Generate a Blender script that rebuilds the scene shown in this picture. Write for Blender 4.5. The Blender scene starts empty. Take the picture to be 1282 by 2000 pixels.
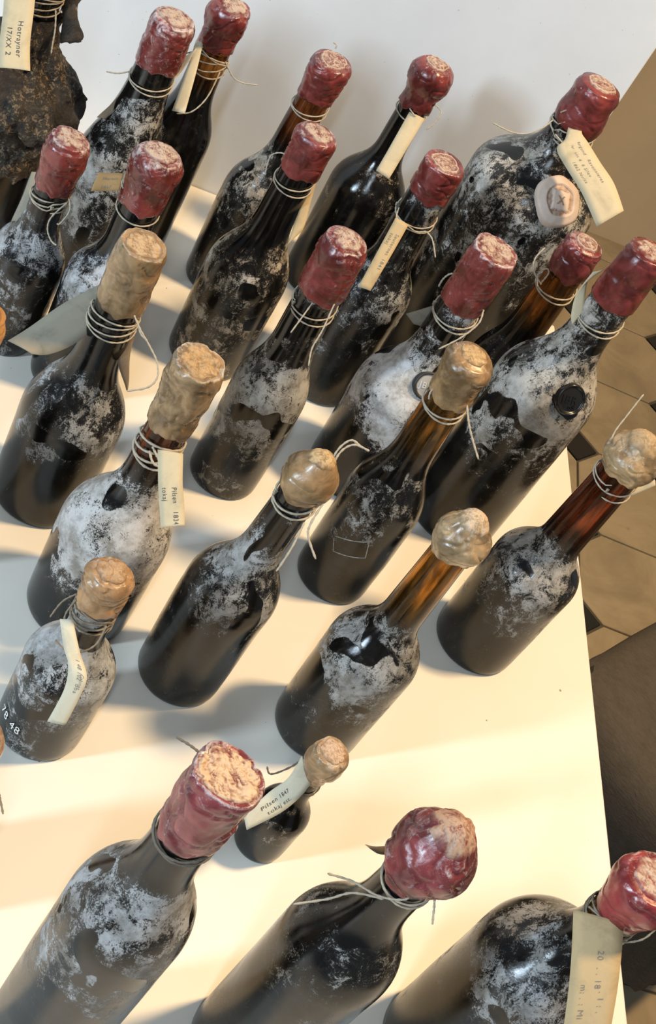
import bpy, math, random
from mathutils import Vector, Matrix, noise

# ------------------------------------------------------------------ camera, world, lights, exposure
TZ = 0.75                      # table top height
CAM_H = 0.98                   # camera above the table top
F_PX, CX, CY = 2850.0, 641.0, 1000.0
ROT = ((0.912664, 0.301139, 0.276333),     # world X, Y, Z in camera axes (right, down, forward)
       (0.037412, -0.734824, 0.677225),
       (0.406995, -0.607741, -0.681914))
scene = bpy.context.scene
col = scene.collection
cam_d = bpy.data.cameras.new('camera')
cam = bpy.data.objects.new('camera', cam_d)
col.objects.link(cam)
cam_d.sensor_fit = 'VERTICAL'
cam_d.sensor_height = 36.0
cam_d.lens = F_PX * 36.0 / 2000.0
cam_d.clip_start = 0.02
M = Matrix(((ROT[0][0], -ROT[0][1], -ROT[0][2], 0.0),
            (ROT[1][0], -ROT[1][1], -ROT[1][2], 0.0),
            (ROT[2][0], -ROT[2][1], -ROT[2][2], TZ + CAM_H),
            (0, 0, 0, 1)))
cam.matrix_world = M
scene.camera = cam

world = bpy.data.worlds.new('room_light')
scene.world = world
world.use_nodes = True
bg = world.node_tree.nodes['Background']
bg.inputs[0].default_value = (0.82, 0.90, 1.0, 1)
bg.inputs[1].default_value = 0.24


def area(name, loc, target, size, size_y, energy, color):
    d = bpy.data.lights.new(name, 'AREA')
    d.shape = 'RECTANGLE'
    d.size, d.size_y = size, size_y
    d.energy = energy
    d.color = color
    o = bpy.data.objects.new(name, d)
    col.objects.link(o)
    o.location = loc
    o.rotation_euler = (Vector(target) - Vector(loc)).to_track_quat('-Z', 'Y').to_euler()
    return o


# warm ceiling spotlight on the right, cool window on the left, cool ceiling tube over the table
area('warm_ceiling_lamp', (1.30, 1.00, 2.95), (0.45, 0.9, TZ), 0.20, 0.20, 74, (1.0, 0.70, 0.37))
area('cool_window', (-2.2, -0.60, 2.10), (0.4, 0.9, TZ), 0.22, 0.85, 80, (0.68, 0.85, 1.0))
area('ceiling_tube', (-0.35, -0.9, 2.95), (0.2, 1.2, TZ + 0.2), 0.10, 1.2, 24, (0.76, 0.90, 1.0))

vs = scene.view_settings
vs.view_transform = 'Standard'
vs.look = 'None'
vs.gamma = 1.0
vs.use_curve_mapping = False
vs.exposure = -0.18

random.seed(7)


# ------------------------------------------------------------------ pixel helpers (a pixel is only a direction; depth comes from the bottle it touches)
def ray_dir(px, py):
    r = ((px - CX) / F_PX, (py - CY) / F_PX, 1.0)
    return Vector([ROT[i][0] * r[0] + ROT[i][1] * r[1] + ROT[i][2] * r[2] for i in range(3)])


CAM = Vector((0, 0, TZ + CAM_H))
FWD = Vector((ROT[0][2], ROT[1][2], ROT[2][2]))


def at_depth(px, py, depth):
    return CAM + ray_dir(px, py) * depth


def depth_of(p):
    return (Vector(p) - CAM).dot(FWD)


# ------------------------------------------------------------------ object helpers
def link(name, me, mat, parent=None, loc=None):
    o = bpy.data.objects.new(name, me)
    col.objects.link(o)
    if mat:
        me.materials.append(mat)
    if parent:
        o.parent = parent
    if loc is not None:
        o.location = loc
    return o


def mesh(name, verts, faces, smooth=True):
    me = bpy.data.meshes.new(name)
    me.from_pydata([tuple(v) for v in verts], [], faces)
    me.update()
    if smooth:
        me.polygons.foreach_set('use_smooth', [True] * len(me.polygons))
    return me


def tag(o, label=None, cat=None, group=None, kind=None):
    if label: o['label'] = label
    if cat: o['category'] = cat
    if group: o['group'] = group
    if kind: o['kind'] = kind
    return o


def empty(name, loc):
    o = bpy.data.objects.new(name, None)
    col.objects.link(o)
    o.location = loc
    o.empty_display_size = 0.02
    return o


def box_mesh(name, x0, x1, y0, y1, z0, z1, bev=0.0):
    import bmesh
    bm = bmesh.new()
    bmesh.ops.create_cube(bm, size=1.0)
    for v in bm.verts:
        v.co = Vector(((x0 + x1) / 2 + v.co.x * (x1 - x0), (y0 + y1) / 2 + v.co.y * (y1 - y0), (z0 + z1) / 2 + v.co.z * (z1 - z0)))
    if bev:
        bmesh.ops.bevel(bm, geom=bm.edges[:], offset=bev, segments=2, affect='EDGES', profile=0.5)
    me = bpy.data.meshes.new(name)
    bm.to_mesh(me)
    bm.free()
    return me


def lathe(rings, seg, close_bottom=True, close_top=True):
    """rings: list of lists of seg verts"""
    verts = [v for r in rings for v in r]
    faces = []
    for i in range(len(rings) - 1):
        for j in range(seg):
            k = (j + 1) % seg
            faces.append((i * seg + j, i * seg + k, (i + 1) * seg + k, (i + 1) * seg + j))
    if close_bottom: faces.append(tuple(range(seg - 1, -1, -1)))
    if close_top: faces.append(tuple((len(rings) - 1) * seg + j for j in range(seg)))
    return verts, faces


def tube(paths, rad, sides=6):
    """several polylines -> one tube mesh"""
    verts, faces = [], []
    for pts in paths:
        pts = [Vector(p) for p in pts]
        n = len(pts)
        if n < 2: continue
        up = Vector((0.3, 0.2, 1)).normalized()
        b0 = len(verts)
        for i, p in enumerate(pts):
            t = (pts[min(i + 1, n - 1)] - pts[max(i - 1, 0)])
            if t.length < 1e-9: t = Vector((0, 0, 1))
            t.normalize()
            a = up - t * up.dot(t)
            if a.length < 1e-4: a = Vector((1, 0, 0)) - t * t.x
            a.normalize()
            up = a
            b = t.cross(a)
            rr = rad * (1.0 + 0.22 * math.sin(i * 2.1)) * (1.0 if 0 < i < n - 1 else 0.6)
            for s in range(sides):
                an = 2 * math.pi * s / sides + i * 0.5
                verts.append(p + (a * math.cos(an) + b * math.sin(an)) * rr)
        for i in range(n - 1):
            for s in range(sides):
                k = (s + 1) % sides
                faces.append((b0 + i * sides + s, b0 + i * sides + k, b0 + (i + 1) * sides + k, b0 + (i + 1) * sides + s))
        faces.append(tuple(b0 + s for s in range(sides - 1, -1, -1)))
        faces.append(tuple(b0 + (n - 1) * sides + s for s in range(sides)))
    return verts, faces


def smooth_path(pts, per=8):
    pts = [Vector(p) for p in pts]
    out = []
    n = len(pts)
    for i in range(n - 1):
        p0, p1, p2, p3 = pts[max(i - 1, 0)], pts[i], pts[i + 1], pts[min(i + 2, n - 1)]
        for s in range(per):
            t = s / per
            out.append(0.5 * ((2 * p1) + (p2 - p0) * t + (2 * p0 - 5 * p1 + 4 * p2 - p3) * t * t + (3 * p1 - p0 - 3 * p2 + p3) * t ** 3))
    out.append(pts[-1])
    return out


# ------------------------------------------------------------------ materials
class NT:
    def __init__(self, name):
        self.m = bpy.data.materials.new(name)
        self.m.use_nodes = True
        self.t = self.m.node_tree
        self.b = self.t.nodes['Principled BSDF']
        self.out = self.t.nodes['Material Output']

    def n(self, typ, **kw):
        nd = self.t.nodes.new(typ)
        for k, v in kw.items():
            setattr(nd, k, v)
        return nd

    def l(self, a, b):
        self.t.links.new(a, b)

    def coord(self, offset=(0, 0, 0), scale=(1, 1, 1), kind='Object'):
        tc = self.n('ShaderNodeTexCoord')
        mp = self.n('ShaderNodeMapping')
        mp.inputs['Location'].default_value = offset
        mp.inputs['Scale'].default_value = scale
        self.l(tc.outputs[kind], mp.inputs['Vector'])
        return mp.outputs['Vector']

    def noise(self, vec, scale, detail=4, rough=0.6, dist=0.0):
        nd = self.n('ShaderNodeTexNoise')
        nd.inputs['Scale'].default_value = scale
        nd.inputs['Detail'].default_value = detail
        nd.inputs['Roughness'].default_value = rough
        nd.inputs['Distortion'].default_value = dist
        self.l(vec, nd.inputs['Vector'])
        return nd.outputs[0]

    def math(self, op, a, b=None, clamp=False):
        nd = self.n('ShaderNodeMath', operation=op, use_clamp=clamp)
        for i, v in enumerate((a, b)):
            if v is None: continue
            if isinstance(v, (int, float)): nd.inputs[i].default_value = v
            else: self.l(v, nd.inputs[i])
        return nd.outputs[0]

    def ramp(self, v, lo, hi, a=0.0, b=1.0, smooth=True):
        nd = self.n('ShaderNodeMapRange')
        nd.interpolation_type = 'SMOOTHSTEP' if smooth else 'LINEAR'
        nd.inputs['From Min'].default_value = lo
        nd.inputs['From Max'].default_value = hi
        nd.inputs['To Min'].default_value = a
        nd.inputs['To Max'].default_value = b
        self.l(v, nd.inputs['Value'])
        return nd.outputs[0]

    def mix(self, fac, a, b):
        nd = self.n('ShaderNodeMix', data_type='RGBA')
        if isinstance(fac, (int, float)): nd.inputs[0].default_value = fac
        else: self.l(fac, nd.inputs[0])
        for idx, v in ((6, a), (7, b)):
            if isinstance(v, tuple): nd.inputs[idx].default_value = v if len(v) == 4 else (*v, 1)
            else: self.l(v, nd.inputs[idx])
        return nd.outputs[2]

    def bump(self, h, strength=0.3, dist=0.001):
        nd = self.n('ShaderNodeBump')
        nd.inputs['Strength'].default_value = strength
        nd.inputs['Distance'].default_value = dist
        self.l(h, nd.inputs['Height'])
        self.l(nd.outputs[0], self.b.inputs['Normal'])


def mat_glass(seed, z_se, z_nb, z_cb, amount=0.5, dust=(0.62, 0.60, 0.57), film=0.5, amber=None, speck=0.5, film_col=(0.026, 0.022, 0.016), neck_dust=0.25, rb=0.04, body=0.0):
    """near-black old glass: satin grime low down, speckled pale dust on the shoulder, clean wiped patches"""
    t = NT('dusty_glass')
    off = (seed * 3.17, seed * 1.73, seed * 2.39)
    v = t.coord(off)
    obj = t.n('ShaderNodeTexCoord').outputs['Object']
    sep = t.n('ShaderNodeSeparateXYZ')
    t.l(obj, sep.inputs[0])
    z = sep.outputs['Z']
    big = t.noise(v, 24, 2, 0.5, 0.4)
    mid = t.noise(v, 90, 10, 0.82, 0.7)
    fine = t.noise(v, 950, 3, 0.7)
    streak = t.noise(t.coord(off, (1.0, 1.0, 0.2)), 150, 6, 0.75, 0.3)
    sh_up = t.ramp(z, z_se * 0.35, z_se * 1.05, body, 1.0)
    sh_dn = t.ramp(z, z_se + (z_nb - z_se) * 0.75, z_nb + (z_cb - z_nb) * 0.35, 1.0, neck_dust)
    sh = t.math('MULTIPLY', sh_up, sh_dn)
    val = t.math('ADD', t.math('MULTIPLY', big, 0.75), t.math('MULTIPLY', mid, 1.15))
    val = t.math('ADD', val, t.math('MULTIPLY', streak, 0.45))
    val = t.math('ADD', val, t.math('MULTIPLY', t.math('SUBTRACT', sh, 1.0), 0.42))
    # hard edged wiped patches, frayed at the rim
    wn = t.math('ADD', t.noise(t.coord((seed * 5.1, seed, 2.0)), 30, 1, 0.4, 0.3), t.math('MULTIPLY', t.math('SUBTRACT', mid, 0.5), 0.14))
    wipe = t.ramp(wn, 0.63, 0.655)
    val = t.math('SUBTRACT', val, t.math('MULTIPLY', wipe, 0.30))
    grain = t.math('MULTIPLY', t.math('SUBTRACT', fine, 0.5), speck * 0.9)
    thr = 1.415 - amount * 0.46
    thick = t.ramp(t.math('ADD', val, grain), thr - 0.01, thr + 0.14)
    thin = t.math('MULTIPLY', t.ramp(t.math('ADD', val, t.math('MULTIPLY', grain, 0.6)), thr - 0.22, thr + 0.06), 0.04)
    mask = t.math('MAXIMUM', thick, thin, True)
    # thin scratches and drips
    sc = t.ramp(t.math('ABSOLUTE', t.math('SUBTRACT', t.noise(t.coord((seed, seed * 2, 0), (1, 1, 0.5)), 45, 2, 0.5, 1.0), 0.5)), 0.0, 0.006, 1.0, 0.0)
    sc = t.math('MULTIPLY', sc, t.ramp(mid, 0.54, 0.66))
    mask = t.math('MAXIMUM', mask, t.math('MULTIPLY', sc, 0.35))
    # satin film low on the body
    fl = t.math('MULTIPLY', t.ramp(z, z_se * 0.95, z_se * 0.45), film)
    fl = t.math('MULTIPLY', fl, t.ramp(t.noise(v, 18, 5, 0.65, 1.0), 0.34, 0.60, 0.25, 1.0))
    dust = tuple(x * 0.86 for x in dust)
    base = (0.0045, 0.0042, 0.0038)
    c1 = t.mix(fl, base, film_col)
    dc = t.mix(t.ramp(t.noise(v, 40, 8, 0.75), 0.35, 0.62), tuple(x * 0.42 * w for x, w in zip(dust, (1.0, 0.93, 0.82))), dust)
    c2 = t.mix(mask, c1, dc)
    t.l(c2, t.b.inputs['Base Color'])
    r = t.math('ADD', t.math('MULTIPLY', fl, 0.24), 0.07)
    r = t.math('ADD', r, t.math('MULTIPLY', mask, 0.7), True)
    t.l(r, t.b.inputs['Roughness'])
    t.b.inputs['IOR'].default_value = 1.45
    t.bump(t.math('ADD', t.math('MULTIPLY', mask, 0.7), t.math('MULTIPLY', mid, 0.22)), 0.30, 0.0010)
    if amber:
        # brown glass lets light through in the neck, above the wine
        g = t.n('ShaderNodeBsdfPrincipled')
        strip = t.noise(t.coord((seed, 0, seed), (1, 1, 0.15)), 150, 3, 0.6, 0.5)
        t.l(t.mix(t.ramp(strip, 0.35, 0.68), tuple(x * 0.12 for x in amber), amber), g.inputs['Base Color'])
        g.inputs['Transmission Weight'].default_value = 0.85
        g.inputs['Roughness'].default_value = 0.12
        g.inputs['IOR'].default_value = 1.3
        ms = t.n('ShaderNodeMixShader')
        lvl = t.math('ADD', z, t.math('MULTIPLY', t.math('SUBTRACT', mid, 0.5), 0.03))
        fac = t.math('MULTIPLY', t.ramp(lvl, z_nb + 0.005, z_nb + 0.03), t.math('SUBTRACT', 1.0, mask))
        t.l(fac, ms.inputs[0])
        t.l(t.b.outputs[0], ms.inputs[1])
        t.l(g.outputs[0], ms.inputs[2])
        t.l(ms.outputs[0], t.out.inputs[0])
    return t.m


WAX_RED = (0.170, 0.024, 0.020)
WAX_TAN = (0.27, 0.165, 0.075)


def mat_wax(seed, colr, dusty=0.45):
    t = NT('sealing_wax')
    v = t.coord((seed * 2.3, seed * 1.1, seed))
    a = t.noise(v, 45, 4, 0.6, 0.6)
    b = t.noise(v, 110, 7, 0.72, 1.2)
    f = t.noise(v, 800, 2, 0.7)
    dark = tuple(x * 0.50 for x in colr)
    light = tuple(min(1, x * 1.25 + 0.01) for x in colr)
    c = t.mix(t.ramp(a, 0.33, 0.66), dark, light)
    # pale bloom worn onto ridges and upward faces
    geo = t.n('ShaderNodeNewGeometry')
    sepn = t.n('ShaderNodeSeparateXYZ')
    t.l(geo.outputs['Normal'], sepn.inputs[0])
    up = t.ramp(sepn.outputs['Z'], -0.2, 0.9)
    pt = t.ramp(geo.outputs['Pointiness'], 0.50, 0.56)
    val = t.math('ADD', t.math('MULTIPLY', b, 0.95), t.math('MULTIPLY', pt, 0.10))
    val = t.math('ADD', val, t.math('MULTIPLY', up, 0.16))
    val = t.math('ADD', val, t.math('MULTIPLY', t.math('SUBTRACT', f, 0.5), 0.22))
    th = 0.85 - dusty * 0.38
    m = t.math('MULTIPLY', t.ramp(val, th - 0.06, th + 0.26), 0.9)
    bloom = (0.60, 0.53, 0.52) if colr[0] > colr[1] * 3 else (0.62, 0.56, 0.46)
    c = t.mix(m, c, bloom)
    t.l(c, t.b.inputs['Base Color'])
    t.l(t.math('ADD', t.math('MULTIPLY', m, 0.35), 0.20, True), t.b.inputs['Roughness'])
    t.b.inputs['Coat Weight'].default_value = 0.15
    t.b.inputs['Coat Roughness'].default_value = 0.12
    t.b.inputs['Subsurface Weight'].default_value = 0.05
    t.b.inputs['Subsurface Radius'].default_value = (0.006, 0.002, 0.001)
    t.bump(t.math('ADD', b, t.math('MULTIPLY', f, 0.15)), 0.28, 0.0012)
    return t.m


def mat_stamp(seed, colr, pale):
    t = NT('stamped_wax')
    v = t.coord((seed, seed * 1.7, 0))
    at = t.n('ShaderNodeAttribute', attribute_name='relief')
    b = t.noise(v, 150, 6, 0.72, 1.0)
    val = t.math('ADD', t.math('MULTIPLY', at.outputs['Fac'], 0.45), t.math('MULTIPLY', b, 0.75))
    fd = t.n('ShaderNodeAttribute', attribute_name='fade')
    m = t.math('MULTIPLY', t.ramp(val, 0.34, 0.70), fd.outputs['Fac'])
    c = t.mix(m, tuple(x * 0.8 for x in colr), pale)
    c = t.mix(t.math('MULTIPLY', t.ramp(t.noise(v, 420, 4, 0.7), 0.5, 0.75, 0.0, 0.5), fd.outputs['Fac']), c, tuple(min(1, x * 1.2) for x in pale))
    t.l(c, t.b.inputs['Base Color'])
    t.b.inputs['Roughness'].default_value = 0.5
    t.bump(b, 0.5, 0.0010)
    return t.m


def mat_paper(seed, colr, stain=0.4):
    t = NT('aged_paper')
    v = t.coord((seed, seed * 2.0, seed * 0.7))
    a = t.noise(v, 38, 5, 0.65, 0.8)
    b = t.noise(v, 160, 4, 0.7)
    c = t.mix(t.math('MULTIPLY', t.ramp(a, 0.45, 0.75), stain), colr, tuple(x * 0.5 for x in colr))
    c = t.mix(t.math('MULTIPLY', t.ramp(b, 0.55, 0.75), 0.3), c, tuple(min(1, x * 1.2) for x in colr))
    t.l(c, t.b.inputs['Base Color'])
    t.b.inputs['Roughness'].default_value = 0.85
    t.bump(b, 0.2, 0.0005)
    return t.m


def mat_twine(colr=(0.58, 0.50, 0.38)):
    t = NT('twine')
    v = t.coord()
    a = t.noise(v, 900, 2, 0.6)
    t.l(t.mix(a, tuple(x * 0.55 for x in colr), colr), t.b.inputs['Base Color'])
    t.b.inputs['Roughness'].default_value = 0.9
    t.bump(a, 0.6, 0.0005)
    return t.m


def mat_plain(name, colr, rough=0.6, noise_scale=None, var=0.3):
    t = NT(name)
    if noise_scale:
        a = t.noise(t.coord(), noise_scale, 4, 0.6)
        t.l(t.mix(a, tuple(x * (1 - var) for x in colr), tuple(min(1, x * (1 + var)) for x in colr)), t.b.inputs['Base Color'])
    else:
        t.b.inputs['Base Color'].default_value = (*colr, 1)
    t.b.inputs['Roughness'].default_value = rough
    return t.m


TWINE = mat_twine()
TWINE_DARK = mat_twine((0.20, 0.17, 0.13))
INK = mat_plain('typewriter_ink', (0.06, 0.05, 0.05), 0.8, 500, 0.6)
INK_FAINT = mat_plain('faded_ink', (0.20, 0.17, 0.14), 0.8, 500, 0.5)

# ------------------------------------------------------------------ the setting: floor, table, back panel
grout = mat_plain('grout', (0.10, 0.085, 0.06), 0.9, 60)
fl = link('floor', box_mesh('floor', -1.5, 3.6, -0.8, 3.2, -0.05, -0.006), grout)
tag(fl, kind='structure')


def mat_tile(name, colr, var):
    t = NT(name)
    tc = t.n('ShaderNodeTexCoord')
    info = t.n('ShaderNodeObjectInfo')
    add = t.n('ShaderNodeVectorMath', operation='ADD')
    t.l(tc.outputs['Object'], add.inputs[0])
    t.l(info.outputs['Location'], add.inputs[1])
    a = t.noise(add.outputs[0], 5, 5, 0.65, 1.0)
    b = t.noise(add.outputs[0], 40, 4, 0.6)
    c = t.mix(t.ramp(a, 0.3, 0.7), tuple(x * (1 - var) for x in colr), colr)
    c = t.mix(t.math('MULTIPLY', t.ramp(b, 0.62, 0.75), 0.35), c, tuple(x * 0.4 for x in colr))
    t.l(c, t.b.inputs['Base Color'])
    t.b.inputs['Roughness'].default_value = 0.42
    return t.m


TILE = mat_tile('cream_tile', (0.42, 0.33, 0.205), 0.32)
DOT = mat_tile('black_tile', (0.012, 0.012, 0.012), 0.2)
PITCH, CUT, GAP = 0.230, 0.048, 0.0024
ang = math.radians(-4.7)
ux, uy = Vector((math.cos(ang), math.sin(ang), 0)), Vector((-math.sin(ang), math.cos(ang), 0))


def prism(pts, z0, z1):
    n = len(pts)
    c = 0.0012
    ctr = Vector((sum(p[0] for p in pts) / n, sum(p[1] for p in pts) / n))
    def ins(p): 
        d = Vector(p) - ctr
        return ctr + d * (1 - c / d.length)
    v = [(*p, z0) for p in pts] + [(*p, z1 - c) for p in pts] + [(*ins(p), z1) for p in pts]
    f = [tuple(range(2 * n, 3 * n))]
    for i in range(n):
        k = (i + 1) % n
        f.append((i, k, n + k, n + i))
        f.append((n + i, n + k, 2 * n + k, 2 * n + i))
    return mesh('tile', v, f, False)


h = PITCH / 2 - GAP
k = CUT
oct_me = prism([(h, h - k), (h - k, h), (-h + k, h), (-h, h - k), (-h, -h + k), (-h + k, -h), (h - k, -h), (h, -h + k)], -0.012, 0)
kk = CUT - GAP * 1.4
dot_me = prism([(kk, 0), (0, kk), (-kk, 0), (0, -kk)], -0.012, -0.0003)
oct_me.materials.append(TILE)
dot_me.materials.append(DOT)
ORG = Vector((1.24, 2.126, 0))
WALL_P = Vector((1.50, 2.90, 0))       # foot of the far wall
for i in range(-5, 9):
    for j in range(-9, 9):
        p = ORG + ux * (i * PITCH) + uy * (j * PITCH)
        q = p + (ux + uy) * (PITCH / 2)
        if 0.2 < q.x < 3.2 and q.y > 0 and q.y < 3.03:
            o = bpy.data.objects.new('floor_tile', oct_me); col.objects.link(o); o.parent = fl
            o.location = q; o.rotation_euler.z = ang
        if 0.2 < p.x < 3.2 and p.y > 0 and p.y < 3.03:
            o = bpy.data.objects.new('corner_tile', dot_me); col.objects.link(o); o.parent = fl
            o.location = p; o.rotation_euler.z = ang

t = NT('white_laminate')
v = t.coord()
vo = t.n('ShaderNodeTexVoronoi')
vo.inputs['Scale'].default_value = 60
t.l(v, vo.inputs['Vector'])
sepc = t.n('ShaderNodeSeparateColor')
t.l(vo.outputs['Color'], sepc.inputs[0])
size = t.ramp(sepc.outputs[0], 0.80, 1.0, 0.0, 0.085, False)
sp = t.math('LESS_THAN', vo.outputs['Distance'], size)
dirt = t.ramp(t.noise(v, 600, 2, 0.6), 0.60, 0.72)
sp = t.math('MAXIMUM', sp, t.math('MULTIPLY', dirt, t.ramp(t.noise(v, 7, 4, 0.65), 0.56, 0.72, 0.0, 0.35)))
smear = t.ramp(t.noise(v, 8, 5, 0.65, 1.0), 0.35, 0.75)
cc = t.mix(t.math('MULTIPLY', smear, 0.10), (0.82, 0.78, 0.70), (0.68, 0.61, 0.50))
t.l(t.mix(t.math('MULTIPLY', sp, 0.75), cc, (0.20, 0.13, 0.08)), t.b.inputs['Base Color'])
t.b.inputs['Roughness'].default_value = 0.38
LAM = t.m
XR, YB = 0.6878, 1.407
table = empty('display_table', (0.1, 0.8, 0))
tag(table, 'white laminate display table covered with old bottles', 'table')
tp = link('tabletop', box_mesh('tabletop', -0.9, XR, -0.15, YB, TZ - 0.028, TZ, 0.0015), LAM)
tp.parent = table
tp.matrix_parent_inverse = Matrix.Translation((-0.1, -0.8, 0))
LEGM = mat_plain('white_leg_paint', (0.7, 0.69, 0.66), 0.5, 30, 0.05)
for x in (-0.82, XR - 0.08):
    for y in (-0.07, YB - 0.08):
        o = link('leg', box_mesh('leg', x - 0.025, x + 0.025, y - 0.025, y + 0.025, 0, TZ - 0.028, 0.003), LEGM)
        o.parent = table
        o.matrix_parent_inverse = Matrix.Translation((-0.1, -0.8, 0))

t = NT('white_board')
v = t.coord()
cc = t.mix(t.ramp(t.noise(v, 6, 4, 0.6), 0.35, 0.7), (0.88, 0.90, 0.92), (0.82, 0.84, 0.86))
cc = t.mix(t.ramp(t.noise(v, 300, 2, 0.5), 0.77, 0.79, 0, 0.6), cc, (0.3, 0.27, 0.22))
t.l(cc, t.b.inputs['Base Color'])
t.b.inputs['Roughness'].default_value = 0.5
BOARD = t.m
wb = link('backdrop_board', box_mesh('backdrop_board', -0.9, 0.592, YB + 0.0015, YB + 0.02, 0.0, TZ + 0.95, 0.002), BOARD)
tag(wb, 'tall white board standing behind the table as a backdrop', 'board')

# plain beige wall of the room beyond the tiles
t = NT('beige_wall_paint')
v = t.coord()
cc = t.mix(t.ramp(t.noise(v, 3, 5, 0.6), 0.35, 0.7), (0.62, 0.50, 0.34), (0.54, 0.43, 0.29))
cc = t.mix(t.ramp(t.noise(v, 60, 3, 0.6), 0.70, 0.78, 0, 0.3), cc, (0.2, 0.15, 0.09))
t.l(cc, t.b.inputs['Base Color'])
t.b.inputs['Roughness'].default_value = 0.7
wl = link('wall_back', box_mesh('wall_back', -3.0, 2.2, 0.0, 0.30, -0.05, 2.8, 0.002), t.m)
wl.location = WALL_P
tag(wl, kind='structure')

# ------------------------------------------------------------------ bottles
# id: base x, y, crook x, y, total height, _, cap bottom z, neck base z, shoulder z, r cap, r neck, r body
BT = {
    1: (0.1031, 1.2049, 0.0000, 0.0000, 0.3050, 0, 0.251, 0.222, 0.100, 0.0215, 0.0175, 0.0455),
    2: (0.1528, 1.2674, 0.0000, 0.0000, 0.3050, 0, 0.258, 0.202, 0.145, 0.0203, 0.0157, 0.0335),
    3: (0.2549, 1.2610, 0.0057, -0.0009, 0.2965, 0, 0.251, 0.180, 0.116, 0.0212, 0.0161, 0.0408),
    4: (0.3684, 1.3215, 0.0000, 0.0000, 0.3050, 0, 0.251, 0.189, 0.131, 0.0222, 0.0147, 0.0425),
    5: (0.5075, 1.2694, 0.0000, 0.0000, 0.3800, 0, 0.328, 0.303, 0.240, 0.0240, 0.0215, 0.0707),
    6: (0.0481, 1.0657, -0.0007, -0.0004, 0.2410, 0, 0.184, 0.146, 0.095, 0.0193, 0.0147, 0.0345),
    7: (0.1203, 1.0402, -0.0010, -0.0002, 0.2785, 0, 0.219, 0.169, 0.118, 0.0224, 0.0167, 0.0395),
    8: (0.2508, 1.1364, 0.0009, 0.0002, 0.2930, 0, 0.247, 0.179, 0.111, 0.0209, 0.0170, 0.0416),
    9: (0.3783, 1.1549, -0.0033, 0.0013, 0.3015, 0, 0.263, 0.184, 0.137, 0.0206, 0.0185, 0.0390),
    10: (0.2851, 0.9780, -0.0060, 0.0016, 0.3065, 0, 0.244, 0.176, 0.116, 0.0213, 0.0183, 0.0354),
    11: (0.1181, 0.8837, -0.0018, 0.0002, 0.3005, 0, 0.239, 0.172, 0.102, 0.0195, 0.0175, 0.0441),
    12: (0.4190, 1.0391, -0.0002, -0.0002, 0.3095, 0, 0.242, 0.180, 0.115, 0.0227, 0.0185, 0.0480),
    13: (0.5215, 1.1162, 0.0000, 0.0000, 0.3050, 0, 0.265, 0.185, 0.128, 0.0203, 0.0177, 0.0345),
    14: (0.5338, 1.0293, 0.0015, 0.0010, 0.3735, 0, 0.309, 0.258, 0.184, 0.0212, 0.0190, 0.0510),
    15: (0.4033, 0.8948, -0.0067, 0.0032, 0.3020, 0, 0.252, 0.176, 0.110, 0.0218, 0.0171, 0.0372),
    16: (0.1712, 0.7741, 0.0004, -0.0001, 0.3050, 0, 0.237, 0.173, 0.102, 0.0209, 0.0151, 0.0457),
    17: (0.2672, 0.7363, 0.0067, -0.0026, 0.2975, 0, 0.253, 0.179, 0.119, 0.0214, 0.0151, 0.0384),
    18: (0.3948, 0.7214, 0.0003, -0.0005, 0.3010, 0, 0.256, 0.165, 0.113, 0.0226, 0.0155, 0.0401),
    19: (0.5554, 0.8697, 0.0010, -0.0003, 0.3085, 0, 0.263, 0.159, 0.116, 0.0256, 0.0183, 0.0430),
    20: (0.1599, 0.6479, -0.0045, 0.0011, 0.2070, 0, 0.168, 0.128, 0.085, 0.0170, 0.0138, 0.0357),
    21: (0.1960, 0.3946, -0.0004, 0.0002, 0.3855, 0, 0.325, 0.287, 0.218, 0.0196, 0.0156, 0.0382),
    22: (0.3488, 0.4293, 0.0000, -0.0001, 0.3450, 0, 0.280, 0.239, 0.170, 0.0270, 0.0152, 0.0405),
    23: (0.5126, 0.4587, -0.0002, 0.0003, 0.3010, 0, 0.255, 0.219, 0.153, 0.0245, 0.0151, 0.0528),
    24: (0.3514, 0.5971, 0.0014, -0.0009, 0.1470, 0, 0.108, 0.078, 0.047, 0.0160, 0.0084, 0.0225),
    25: (0.0225, 0.7861, 0.0000, 0.0000, 0.2800, 0, 0.240, 0.189, 0.137, 0.0163, 0.0133, 0.0338),
    26: (0.0957, 0.4947, 0.0000, 0.0000, 0.2200, 0, 0.171, 0.143, 0.089, 0.0144, 0.0096, 0.0327),
}
GROUP = 'old wax-sealed wine bottles on the white table'


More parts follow.
